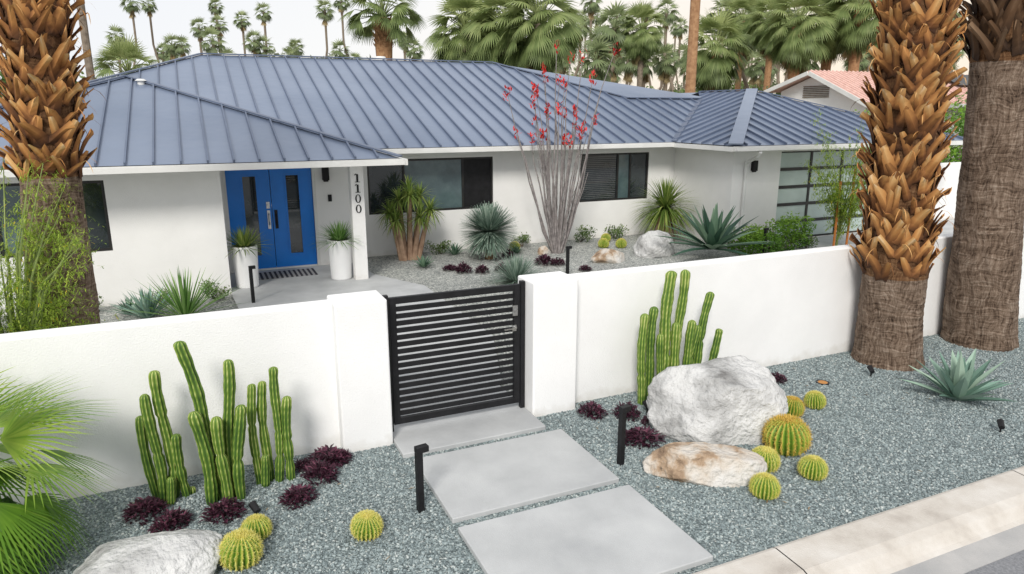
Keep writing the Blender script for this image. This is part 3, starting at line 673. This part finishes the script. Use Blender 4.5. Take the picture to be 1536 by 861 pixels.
mb=MB(); rosette(mb,36,.45,.06,(20,85),.2,4,.3,(0,0,.02),rb=.06); ag_s=mb.mesh('agave_small',[AGDARK])
for x,y,s_ in [(4.45,14.7,.75),(5.55,15.75,.8),(-1.25,13.2,.8),(7.0,15.3,.5)]:
    o=mk('agave',ag_s,None,(x,y,0),R.random()*6,s_); tag(o,'small dark agave in courtyard gravel','plant','small courtyard agaves')
mb=MB(); mb.tube([(0,0,0),(.03,0,.8)],[.11,.08],8,1); rosette(mb,420,1.1,.034,(-20,88),1.2,5,.2,(.03,0,.85),rb=.06); rosette(mb,200,.9,.03,(-75,-20),.8,4,0,(.03,0,.8),mat=1,rb=.05)
o=mb.obj('yucca',[YUCG,DRIED],loc=(11.4,15.4,0)); tag(o,'shaggy drooping yucca against white wall','plant')
dr=mk('dracaena_tree',None,loc=(4.4,15.7,0)); tag(dr,'multi trunk dragon tree with drooping leaf tufts','tree')
mbt=MB(); mbl=MB()
for i,(tx,ty,tz) in enumerate([(-.42,0,1.12),(-.16,.1,1.40),(.05,-.08,1.5),(.32,.05,1.45),(.52,-.1,1.15),(.1,.15,1.62),(-.30,-.12,.95),(.26,-.15,1.0)]):
    b=V((tx*.4,ty*.5,0)); mbt.tube([b,b.lerp(V((tx,ty,tz)),.5)+V((0,0,.05)),(tx,ty,tz)],[.075,.055,.04],8)
    rosette(mbl,70,.48,.034,(-40,88),1.3,5,.25,(tx,ty,tz),rb=.02)
mbt.obj('trunk',surf('dracaena_bark',(.28,.17,.11),(.45,.30,.2),8,.8,0,.5,30),dr); mbl.obj('crown',YUCG,dr)
shm=[]
for s_ in range(3):
    mb=MB(); cl=[((R.gauss(0,.13),R.gauss(0,.13),R.uniform(.12,.32)),R.uniform(.1,.17)) for _ in range(8)]
    leafcloud(mb,cl,560,.028,.5); 
    for _ in range(8):
        q=R.choice(cl)[0]; mb.tube([(0,0,0),q],[.008,.004],4,1)
    shm.append(mb.mesh('shrub',[LEAFG,BARK]))
for i,(x,y,s_) in enumerate([(5.3,16.0,.95),(7.5,16.05,.9),(9.2,16.0,1.0),(10.3,16.0,1.1),(.1,13.65,1.0),(-1.9,13.6,.9),(-.75,13.75,.7),(13.2,13.6,1.2),(12.2,13.6,1.3),(14.0,12.9,.9)]):
    o=mk('shrub',shm[i%3],None,(x,y,0),R.random()*6,s_); tag(o,'small green shrub at base of white house','shrub','small shrubs along house')
mb=MB(); cl=[((R.uniform(-.9,.9),R.uniform(-.3,.3),R.uniform(.15,.65)),R.uniform(.22,.35)) for _ in range(16)]; leafcloud(mb,cl,5200,.035,.5)
for _ in range(14): mb.tube([(R.uniform(-.4,.4),0,0),R.choice(cl)[0]],[.014,.006],4,1)
o=mb.obj('shrub',[LEAFH,BARK],loc=(12.9,12.9,0)); tag(o,'bright green rounded shrub behind white wall','shrub')
for x,y in [(.74,14.35),(2.56,14.30)]:
    pp=mk('potted_plant',None,loc=(x,y,.03)); tag(pp,'tall white planter with spiky grass by blue doors','potted plant','white planters flanking entrance')
    mb=MB(); mb.tube([(0,0,0),(0,0,.02),(0,0,.80),(0,0,.82),(0,0,.82),(0,0,.76)],[.19,.205,.24,.235,.20,.19],32); mb.obj('pot',WHITEP,pp,smooth=False)
    mb=MB(); rosette(mb,280,.54,.018,(5,88),.55,4,0,(0,0,.78),rb=.1); mb.obj('plant',YUCG if x<1 else GRASSB,pp)
mb=MB()
for i in range(40):
    t=i*2.4; rr_=.04+.10*R.random(); sp_=R.uniform(.15,1.35)*(.5 if i%3==0 else 1); h=R.uniform(2.6,4.9) if i%2 else R.uniform(1.6,4.2)
    p=[V((rr_*math.cos(t),rr_*math.sin(t),0))]
    for u in (.15,.35,.6,.8,1.0): p.append(V((math.cos(t)*(rr_+sp_*u**.9)+R.gauss(0,.03),math.sin(t)*(rr_+sp_*u**.9)*.7+R.gauss(0,.03),h*u)))
    mb.tube(p,[.032,.028,.022,.016,.011,.006],6,0)
    if h>2.4 and R.random()<.9:
        for _ in range(R.randint(10,20)): mb.blade(p[-1]+V((R.gauss(0,.035),R.gauss(0,.035),R.uniform(-.16,.12))),V((R.gauss(0,.6),R.gauss(0,.6),.8)),.11,.042,.2,2,[.5,1,.1],0,1,R.random())
    for _ in range(34):
        s_=R.uniform(.2,4.8); j=int(s_); q=p[j].lerp(p[j+1],s_-j); mb.blade(q,V((R.gauss(0,1),R.gauss(0,1),.6)),.06,.022,.1,1,[.8,.2],0,2,R.random())
o=mb.obj('ocotillo',[OCO,REDF,LEAFO],loc=(7.95,15.0,0),smooth=False); tag(o,'tall ocotillo with grey wands and red flower tips','plant')

def paloverde(loc,H,W,nb,nl,label,trunk_r=.05,ls=1.0,zlo=.12):
    t_=mk('palo_verde_tree',None,loc=loc); tag(t_,label,'tree')
    mt=MB(); ml_=MB()
    mt.tube([(0,0,0),(.04,0,H*.25)],[trunk_r,trunk_r*.8],8)
    for i in range(nb):
        a=R.uniform(0,6.28); z0=H*R.uniform(.12,.5); e=V((math.cos(a)*W*R.uniform(.3,1),math.sin(a)*W*R.uniform(.3,1),H*R.uniform(.30,1.0)))
        s_=V((.04,0,z0*.5)); m_=s_.lerp(e,.5)+V((0,0,.12*H))
        mt.tube([s_,m_,e],[trunk_r*.4,trunk_r*.22,.004],5)
        for _ in range(nl):
            u=R.random()**.6; q=(s_*(1-u)**2+m_*2*u*(1-u)+e*u*u)+V((R.gauss(0,.09),R.gauss(0,.09),R.gauss(0,.09)))
            d=((e-s_).normalized()*.6+V((R.gauss(0,.6),R.gauss(0,.6),R.gauss(-.1,.5)))).normalized()
            l=R.uniform(.10,.26); ml_.blade(q,d,l,.006*ls,.6,2,[1,.8,.2],0,0,R.uniform(0,.85))
            for j in range(7):
                v_=q+d*l*(j+1)/8+V((0,0,-.02*j)); ml_.blade(v_,V((R.gauss(0,1),R.gauss(0,1),R.gauss(0,.7))),.042*ls,.011*ls,.1,1,[1,.5],0,0,R.uniform(.05,.92) if R.random()>.02 else 1.0)
    mt.obj('trunk',PVB,t_); ml_.obj('crown',PVL,t_)
paloverde((-1.98,8.6,0),2.9,1.15,64,58,'wispy yellow green palo verde tree behind white wall')
paloverde((14.7,12.6,0),3.4,1.35,38,38,'young staked palo verde tree near garage door',.03,1.6)
for x,z1 in ((14.55,1.7),(15.0,2.0)):
    mb=MB(); mb.tube([(0,0,0),(0,0,z1)],[.03,.03],8); o=mb.obj('tree_stake',STAKE,loc=(x,12.55,0)); tag(o,'orange wooden stake supporting young tree','stake','orange tree stakes')

# ------------------------------------------------------------------ big palms
def bigpalm(base,lean,H,rads,zb0,zb1,label,bootm=BOOTM,core=TRUNKB,nb=9,rout=.06,bw=.1,crown=True,bs=1.0,lower=TRUNKG):
    t_=mk('palm_tree',None,loc=(base[0],base[1],0)); tag(t_,label,'palm tree')
    def cen(z): return V((lean[0]*z/4.7,lean[1]*z/4.7,z))
    def rad(z):
        for (z0,r0),(z1,r1) in zip(rads[:-1],rads[1:]):
            if z<=z1: return r0+(r1-r0)*(z-z0)/(z1-z0)
        return rads[-1][1]
    mb=MB(); zs=[]; z=-.05
    while z<H: zs.append(z); z+=.03
    n=72; vs=[];fs=[]
    ringr=[.014*R.random() for _ in zs]
    for i,z in enumerate(zs):
        c=cen(z); r=rad(max(z,0))
        for k_ in range(n):
            t=2*math.pi*k_/n
            q=r*(1+ringr[i]*1.2+.04*noise.noise(V((math.cos(t)*9,math.sin(t)*9,z*1.1)))+.03*noise.noise(V((math.cos(t)*22,math.sin(t)*22,z*2.5)))+.035*noise.noise(V((math.cos(t)*2,math.sin(t)*2,z*2.0))))
            vs.append(c+V((q*math.cos(t),q*math.sin(t),0)))
    for i in range(len(zs)-1):
        for k_ in range(n): fs.append((i*n+k_,i*n+(k_+1)%n,(i+1)*n+(k_+1)%n,(i+1)*n+k_))
    mb.add(vs,fs); mb.m=[1 if (j//n)*.03>zb0 else 0 for j in range(len(fs))]
    mb.obj('trunk',[lower,core],t_,smooth=True)
    if zb1>zb0:
        mb=MB(True); z=zb0; row=0
        while z<zb1:
            for k_ in range(nb):
                t0=2*math.pi*(k_+.5*(row%2))/nb+R.uniform(-.16,.16)+row*.07; zz=z+R.uniform(-.06,.06)
                out=rout*R.uniform(.4,2.0); L_=R.uniform(.22,.42)*bs; tone=R.uniform(-.28,.20)
                for sgn in (-1,1):
                    if R.random()<.10: continue
                    w0=bw*R.uniform(.7,1.35); vv=[];pc=[]; lr=L_*R.uniform(.7,1.1); nsec=5
                    spread=math.pi/nb*R.uniform(.55,1.25)
                    tw=R.uniform(-.7,.7)
                    for i in range(nsec):
                        u=i/(nsec-1); t=t0+sgn*spread*(u**.8); zc=zz+lr*u; r=rad(zc)
                        o_=V((math.cos(t),math.sin(t),0)); sd=V((-math.sin(t),math.cos(t),0))
                        p=cen(zc)+o_*(r*.98+.012+out*(u**1.6)*1.3)
                        ww=w0*(1.25,1.05,.85,.75,.5)[i]/2
                        sd2=(sd*math.cos(tw*u)+o_*math.sin(tw*u))
                        a=(sd2+V((0,0,-.45*sgn))).normalized()
                        th=.022*(1-.5*u)
                        vv+=[p-a*ww, p+o_*th, p+a*ww, p-o_*th*.8]
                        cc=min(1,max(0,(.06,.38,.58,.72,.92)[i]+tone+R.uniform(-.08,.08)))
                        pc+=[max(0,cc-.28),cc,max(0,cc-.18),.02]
                    jt=V((0,0,R.uniform(-.04,.04))); vv[16]+=jt; vv[18]-=jt
                    ff=[]
                    for i in range(nsec-1):
                        a=4*i;b=a+4
                        ff+=[(a,a+1,b+1,b),(a+1,a+2,b+2,b+1),(a+2,a+3,b+3,b+2),(a+3,a,b,b+3)]
                    ff.append((16,17,18,19))
                    mb.add(vv,ff,0,.5,pc)
                    if R.random()<.5: mb.blade(vv[17],o_*.5+V((R.gauss(0,.3),R.gauss(0,.3),.1)),R.uniform(.08,.24),.012,1.8,3,None,0,0,R.uniform(.2,.9))
            z+=.12*bs; row+=1
        mb.obj('leaf_base',bootm,t_)
    if crown:
        mb=MB(); palm_crown(mb,30,1.1,1.0,16,.10,-40,85,.6,14); mb.obj('crown',[FANM,FAND],t_,loc=tuple(cen(H)))
    return t_
bigpalm((8.62,6.32),(-.33,0),8.2,[(0,.46),(.15,.425),(.6,.39),(1.3,.385),(2,.36),(8,.33)],1.28,8.1,'thick palm trunk with orange leaf bases on gravel',rout=.085,bw=.13)
bigpalm((10.62,6.33),(-.62,0),7.6,[(0,.50),(.2,.47),(1.5,.42),(3.5,.355),(8,.33)],4.05,7.5,'tall grey brown palm trunk with smooth bark',bootm=BOOTD,rout=.12,bw=.11,bs=1.3)
bigpalm((-1.62,9.35),(.25,0),8.0,[(0,.42),(.4,.38),(1.2,.34),(2.6,.29),(8,.26)],2.7,7.9,'palm trunk with brown leaf bases behind white wall',rout=.08,bw=.10,nb=8,bs=.85)

fp=mk('fan_palm',None,loc=(-1.82,5.85,0)); tag(fp,'low bright green fan palm on gravel by wall','palm tree')
mb=MB(); mb.tube([(0,0,0),(0,0,.6)],[.12,.10],10); mb.obj('trunk',TRUNKB,fp)
mb=MB(); palm_crown(mb,44,.50,.68,26,.020,-48,80,.6,0,.009,sp=1.2); mb.obj('crown',[FANB,FAND],fp,loc=(0,0,.76))

# ------------------------------------------------------------------ background
def polar(m,D): return (.41+.912*m)*D,(.912-.41*m)*D
far=[]
for s_ in range(3):
    mb=MB(); palm_crown(mb,26,.8,.95,9,.13,-50,85,.7,6,.03); far.append(mb.mesh('far_palm_crown',[FANF,FAND]))
mb=MB(); mb.tube([(0,0,0),(.1,0,.35),(0,0,.7),(0,0,1)],[.016,.013,.011,.012],8); fart=mb.mesh('far_palm_trunk',[BARK])
GF='tall slim palms in the distance'
def farpalm(m,D,z,s_=1.0,tr=1.0):
    x,y=polar(m,D); t_=mk('palm_tree',None,None,(x,y,-.22)); tag(t_,'tall slim palm with small green crown','palm tree',GF)
    mk('trunk',fart,t_,(0,0,0),R.random()*6,(14*tr,14*tr,z+.22)); mk('crown',R.choice(far),t_,(0,0,z+.22),R.random()*6,s_)
for m,D,z in [(-.509,110,18.7),(-.486,115,19.1),(-.363,110,16.3),(-.333,105,16.8),(-.251,100,16.4),(-.397,110,18.2),(-.422,95,13.6),(-.405,80,10.6),(-.395,100,14.5),(-.459,110,11.2),(-.228,110,18.9),(.114,110,16.8),(.18,110,17.3),(.157,125,18.3),(.227,105,14.8),(.211,60,7.3),(.324,110,18.2),(.349,110,14.9),(.092,75,11.6),(.069,70,8.3),(.601,100,11.3),(.461,110,14.5),(.502,110,15.4)]:
    farpalm(m,D,z,R.uniform(.85,1.15))
for i in range(96):
    m=R.uniform(.03,.60); D=R.uniform(55,150); yy=R.uniform(0,125); farpalm(m,D,3.4+D*(.143-.00085*yy),R.uniform(.8,1.35))
for i in range(16):
    m=R.uniform(-.62,-.12); D=R.uniform(80,140); yy=R.uniform(55,95); farpalm(m,D,3.4+D*(.143-.00085*yy),R.uniform(.8,1.2))
mid=[];midup=[]
for s_ in range(3):
    mb=MB(); palm_crown(mb,80,1.15,1.1,17,.085,-80,85,.9,10,.03); mid.append(mb.mesh('palm_crown',[FANM,FAND]))
mb=MB(); palm_crown(mb,50,1.3,1.1,17,.08,-15,88,.7,0,.03); midup=mb.mesh('palm_crown',[FANM,FAND])
for m,D,z,s_,tr in [(-.174,38,8.0,1.0,.30),(-.525,50,5.7,1.15,.25),(-.061,42,7.6,1.25,.28),(-.007,40,7.6,1.3,.28),(.038,38,7.7,1.25,.28),(-.03,44,8.6,1.1,.28),(.385,42,8.0,1.15,.3),(.428,45,8.8,1.15,.3),(.466,42,8.9,1.15,.3),(.277,45,7.0,1.2,.26),(.245,30,12.5,1.2,.2),(-.577,28,11,1.1,.14),(.35,55,9.6,1.1,.25),(.52,50,8.5,1.1,.25),(.175,58,9.4,1.1,.22),(.31,60,10.4,1.1,.22)]:
    x,y=polar(m,D); t_=mk('palm_tree',None,None,(x,y,-.22)); tag(t_,'shaggy fan palm with thick trunk behind the house','palm tree','fan palms behind the house')
    mb=MB(); H_=z+.2; up_=(m==-.174 or -.55<m<-.5)
    mb.tube([(0,0,0),(0,0,H_*.5),(0,0,H_-1),(0,0,H_)],[tr*1.2,tr,tr*(1.5 if up_ else 1),tr*1.1],12,0,wob=.1)
    if up_:
        for q_ in range(90):
            t=q_*2.4; zz=H_-1.5+1.4*q_/90; mb.blade((math.cos(t)*tr*1.3,math.sin(t)*tr*1.3,zz),(math.cos(t),math.sin(t),1.2),.35,.16,.1,2,[1,.8,.3],0,0,.5)
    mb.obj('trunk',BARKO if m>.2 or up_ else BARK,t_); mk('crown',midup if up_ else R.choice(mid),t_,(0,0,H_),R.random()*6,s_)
brd=[]
for s_ in range(4):
    mb=MB(); cl=[((R.gauss(0,1.1),R.gauss(0,1.1),R.uniform(1.2,3.6)),R.uniform(.5,.95)) for _ in range(22)]
    leafcloud(mb,cl,4200,.12,.55); mt=MB(); mt.tube([(0,0,0),(.1,0,1.5)],[.18,.14],8)
    for q_ in range(9): mt.tube([(.1,0,1.3),V((.1,0,1.3)).lerp(V(cl[q_][0]),.6)+V((0,0,.2)),cl[q_][0]],[.09,.06,.02],5)
    me=mb.mesh('leaf_crown',[LEAFO if s_==0 else LEAFG]); brd.append((me,mt.mesh('tree_trunk',[BARK])))
def broad(m,D,ztop,kx,i,wd=1.0,label='leafy green tree behind the metal roofed house'):
    x,y=polar(m,D); t_=mk('leafy_tree',None,None,(x,y,-.22)); tag(t_,label,'tree','leafy trees behind the house'); s_=(ztop+.2)/4.3
    mk('trunk',brd[i][1],t_,(0,0,0),0,(s_*wd,s_*wd,s_)); mk('crown',brd[i][0],t_,(0,0,0),R.random()*6,(s_*wd,s_*wd,s_))
for m,D,zt in [(-.28,48,6.8),(-.24,50,7.3),(-.20,48,6.9),(-.13,50,6.0),(-.07,50,6.0),(.13,46,4.9),(.20,46,5.0),(.29,46,4.8),(.35,46,5.0),(-.66,32,5.2),(-.72,30,5.6),(-.6,60,5.5),(.42,60,5.8),(.5,60,6.0),(.58,60,6.2),(.67,50,6.5),(.70,34,4.5)]:
    broad(m,D,zt,1,0 if -.3<m<-.18 else R.randint(1,3),1.0)
for i in range(26):
    m=-.6+1.3*i/25+R.uniform(-.02,.02); D=R.uniform(90,120); broad(m,D,3.4+D*(.143-.00085*R.uniform(110,135)),1,R.randint(0,3),.9,'distant leafy tree beyond the roofs')
for x,y,z,s_ in [(9,-17,6.5,1.2),(17,-21,7.5,1.2),(3,-19,7,1.1),(25,-18,6.5,1.2)]:  # unseen palms behind the camera, added for the windows to reflect
    t_=mk('palm_tree',None,None,(x,y,-.22)); tag(t_,'unseen fan palm across the street, added for window reflections','palm tree','unseen fan palms added for window reflections')
    mk('trunk',fart,t_,(0,0,0),0,(18,18,z+.22)); mk('crown',mid[0],t_,(0,0,z+.22),R.random()*6,s_)
for x,y,s_ in [(6,-24,1.0),(13,-26,1.1),(21,-25,1.0),(30,-24,1.1)]:  # out-of-view trees, also added to give the window panes reflections
    t_=mk('leafy_tree',None,None,(x,y,-.22)); tag(t_,'unseen leafy tree across the street, added for window reflections','tree','unseen leafy trees added for window reflections'); mk('trunk',brd[1][1],t_,(0,0,0),0,s_); mk('crown',brd[1][0],t_,(0,0,0),x,s_)
nh=mk('neighbour_house',None,loc=(0,0,-.2)); tag(nh,'neighbouring white house with pink tiled gable roof','house')
mb=MB(); x0=29.5
mb.add([(x0+.6,25.0,0),(x0+.6,30.6,0),(x0+.6,30.6,4.6),(x0+.6,28.2,5.4),(x0+.6,25.0,4.1)],[(0,1,2,3,4)]); mb.box(x0+.62,46,25.0,25.2,0,4.1)
mb.obj('wall',STUCCO2,nh)
mb=MB()
def rq(a,b,c,d,t=.14): 
    vs=[V(p) for p in (a,b,c,d)]; mb.add(vs+[p-V((0,0,t)) for p in vs],[(0,1,2,3),(7,6,5,4),(0,4,5,1),(1,5,6,2),(2,6,7,3),(3,7,4,0)])
rq((x0,24.4,3.95),(47,24.4,3.95),(47,28.2,5.6),(x0,28.2,5.6)); rq((x0,28.2,5.6),(47,28.2,5.6),(47,31.2,4.7),(x0,31.2,4.7))
xx=x0+.15
while xx<46.9:
    mb.tube([(xx,24.36,3.95),(xx,28.2,5.61)],[.055,.055],6); xx+=.30
r_=mb.obj('roof',ROOFP,nh)
mb=MB(); mb.beam((x0-.03,24.4,3.72),(x0-.03,28.2,5.37),.06,.2); mb.beam((x0-.03,28.2,5.37),(x0-.03,31.2,4.47),.06,.2); mb.box(x0,47,24.34,24.4,3.72,3.93); mb.obj('fascia',TRIM,r_)
mb=MB(); 
for i in range(7): mb.box(x0+.55,x0+.59,27.3,29.0,4.25+i*.09,4.30+i*.09)
mb.obj('gable_vent',BARK,nh)
mb=MB(); mb.box(38.5,42.5,0,1.6,0,.05); sp_=mb.obj('solar_panel',DARKF,r_); sp_.location=(0,26.2,4.90); sp_.rotation_euler=(math.atan(1.65/3.8),0,0)
mb=MB(); mb.box(20.3,34,14.6,14.8,-.2,1.8); o=mb.obj('boundary_wall',STUCCO2); tag(o,'plain white boundary wall beyond driveway','wall')
mb=MB(); cl=[((R.uniform(-6,6),R.uniform(-.6,.6),R.uniform(.4,3.5)),R.uniform(.5,.8)) for _ in range(110)]; leafcloud(mb,cl,15000,.07,.55); 
for i in range(14): mb.tube([(-5.5+i*.85,0,0),(-5.5+i*.85,.1,2.5)],[.05,.03],5,1)
o=mb.obj('hedge',[LEAFH,BARK],loc=(28.5,18.6,-.2)); tag(o,'tall bright green hedge beyond boundary wall','hedge')
mb=MB(); rosette(mb,70,1.0,.05,(20,88),.5,4,.3,(0,0,.1),rb=.1); o=mb.obj('yucca',[GRASSB],loc=(13.7,7.9,0)); tag(o,'green strappy plant beside garden wall end','plant')
print('done')
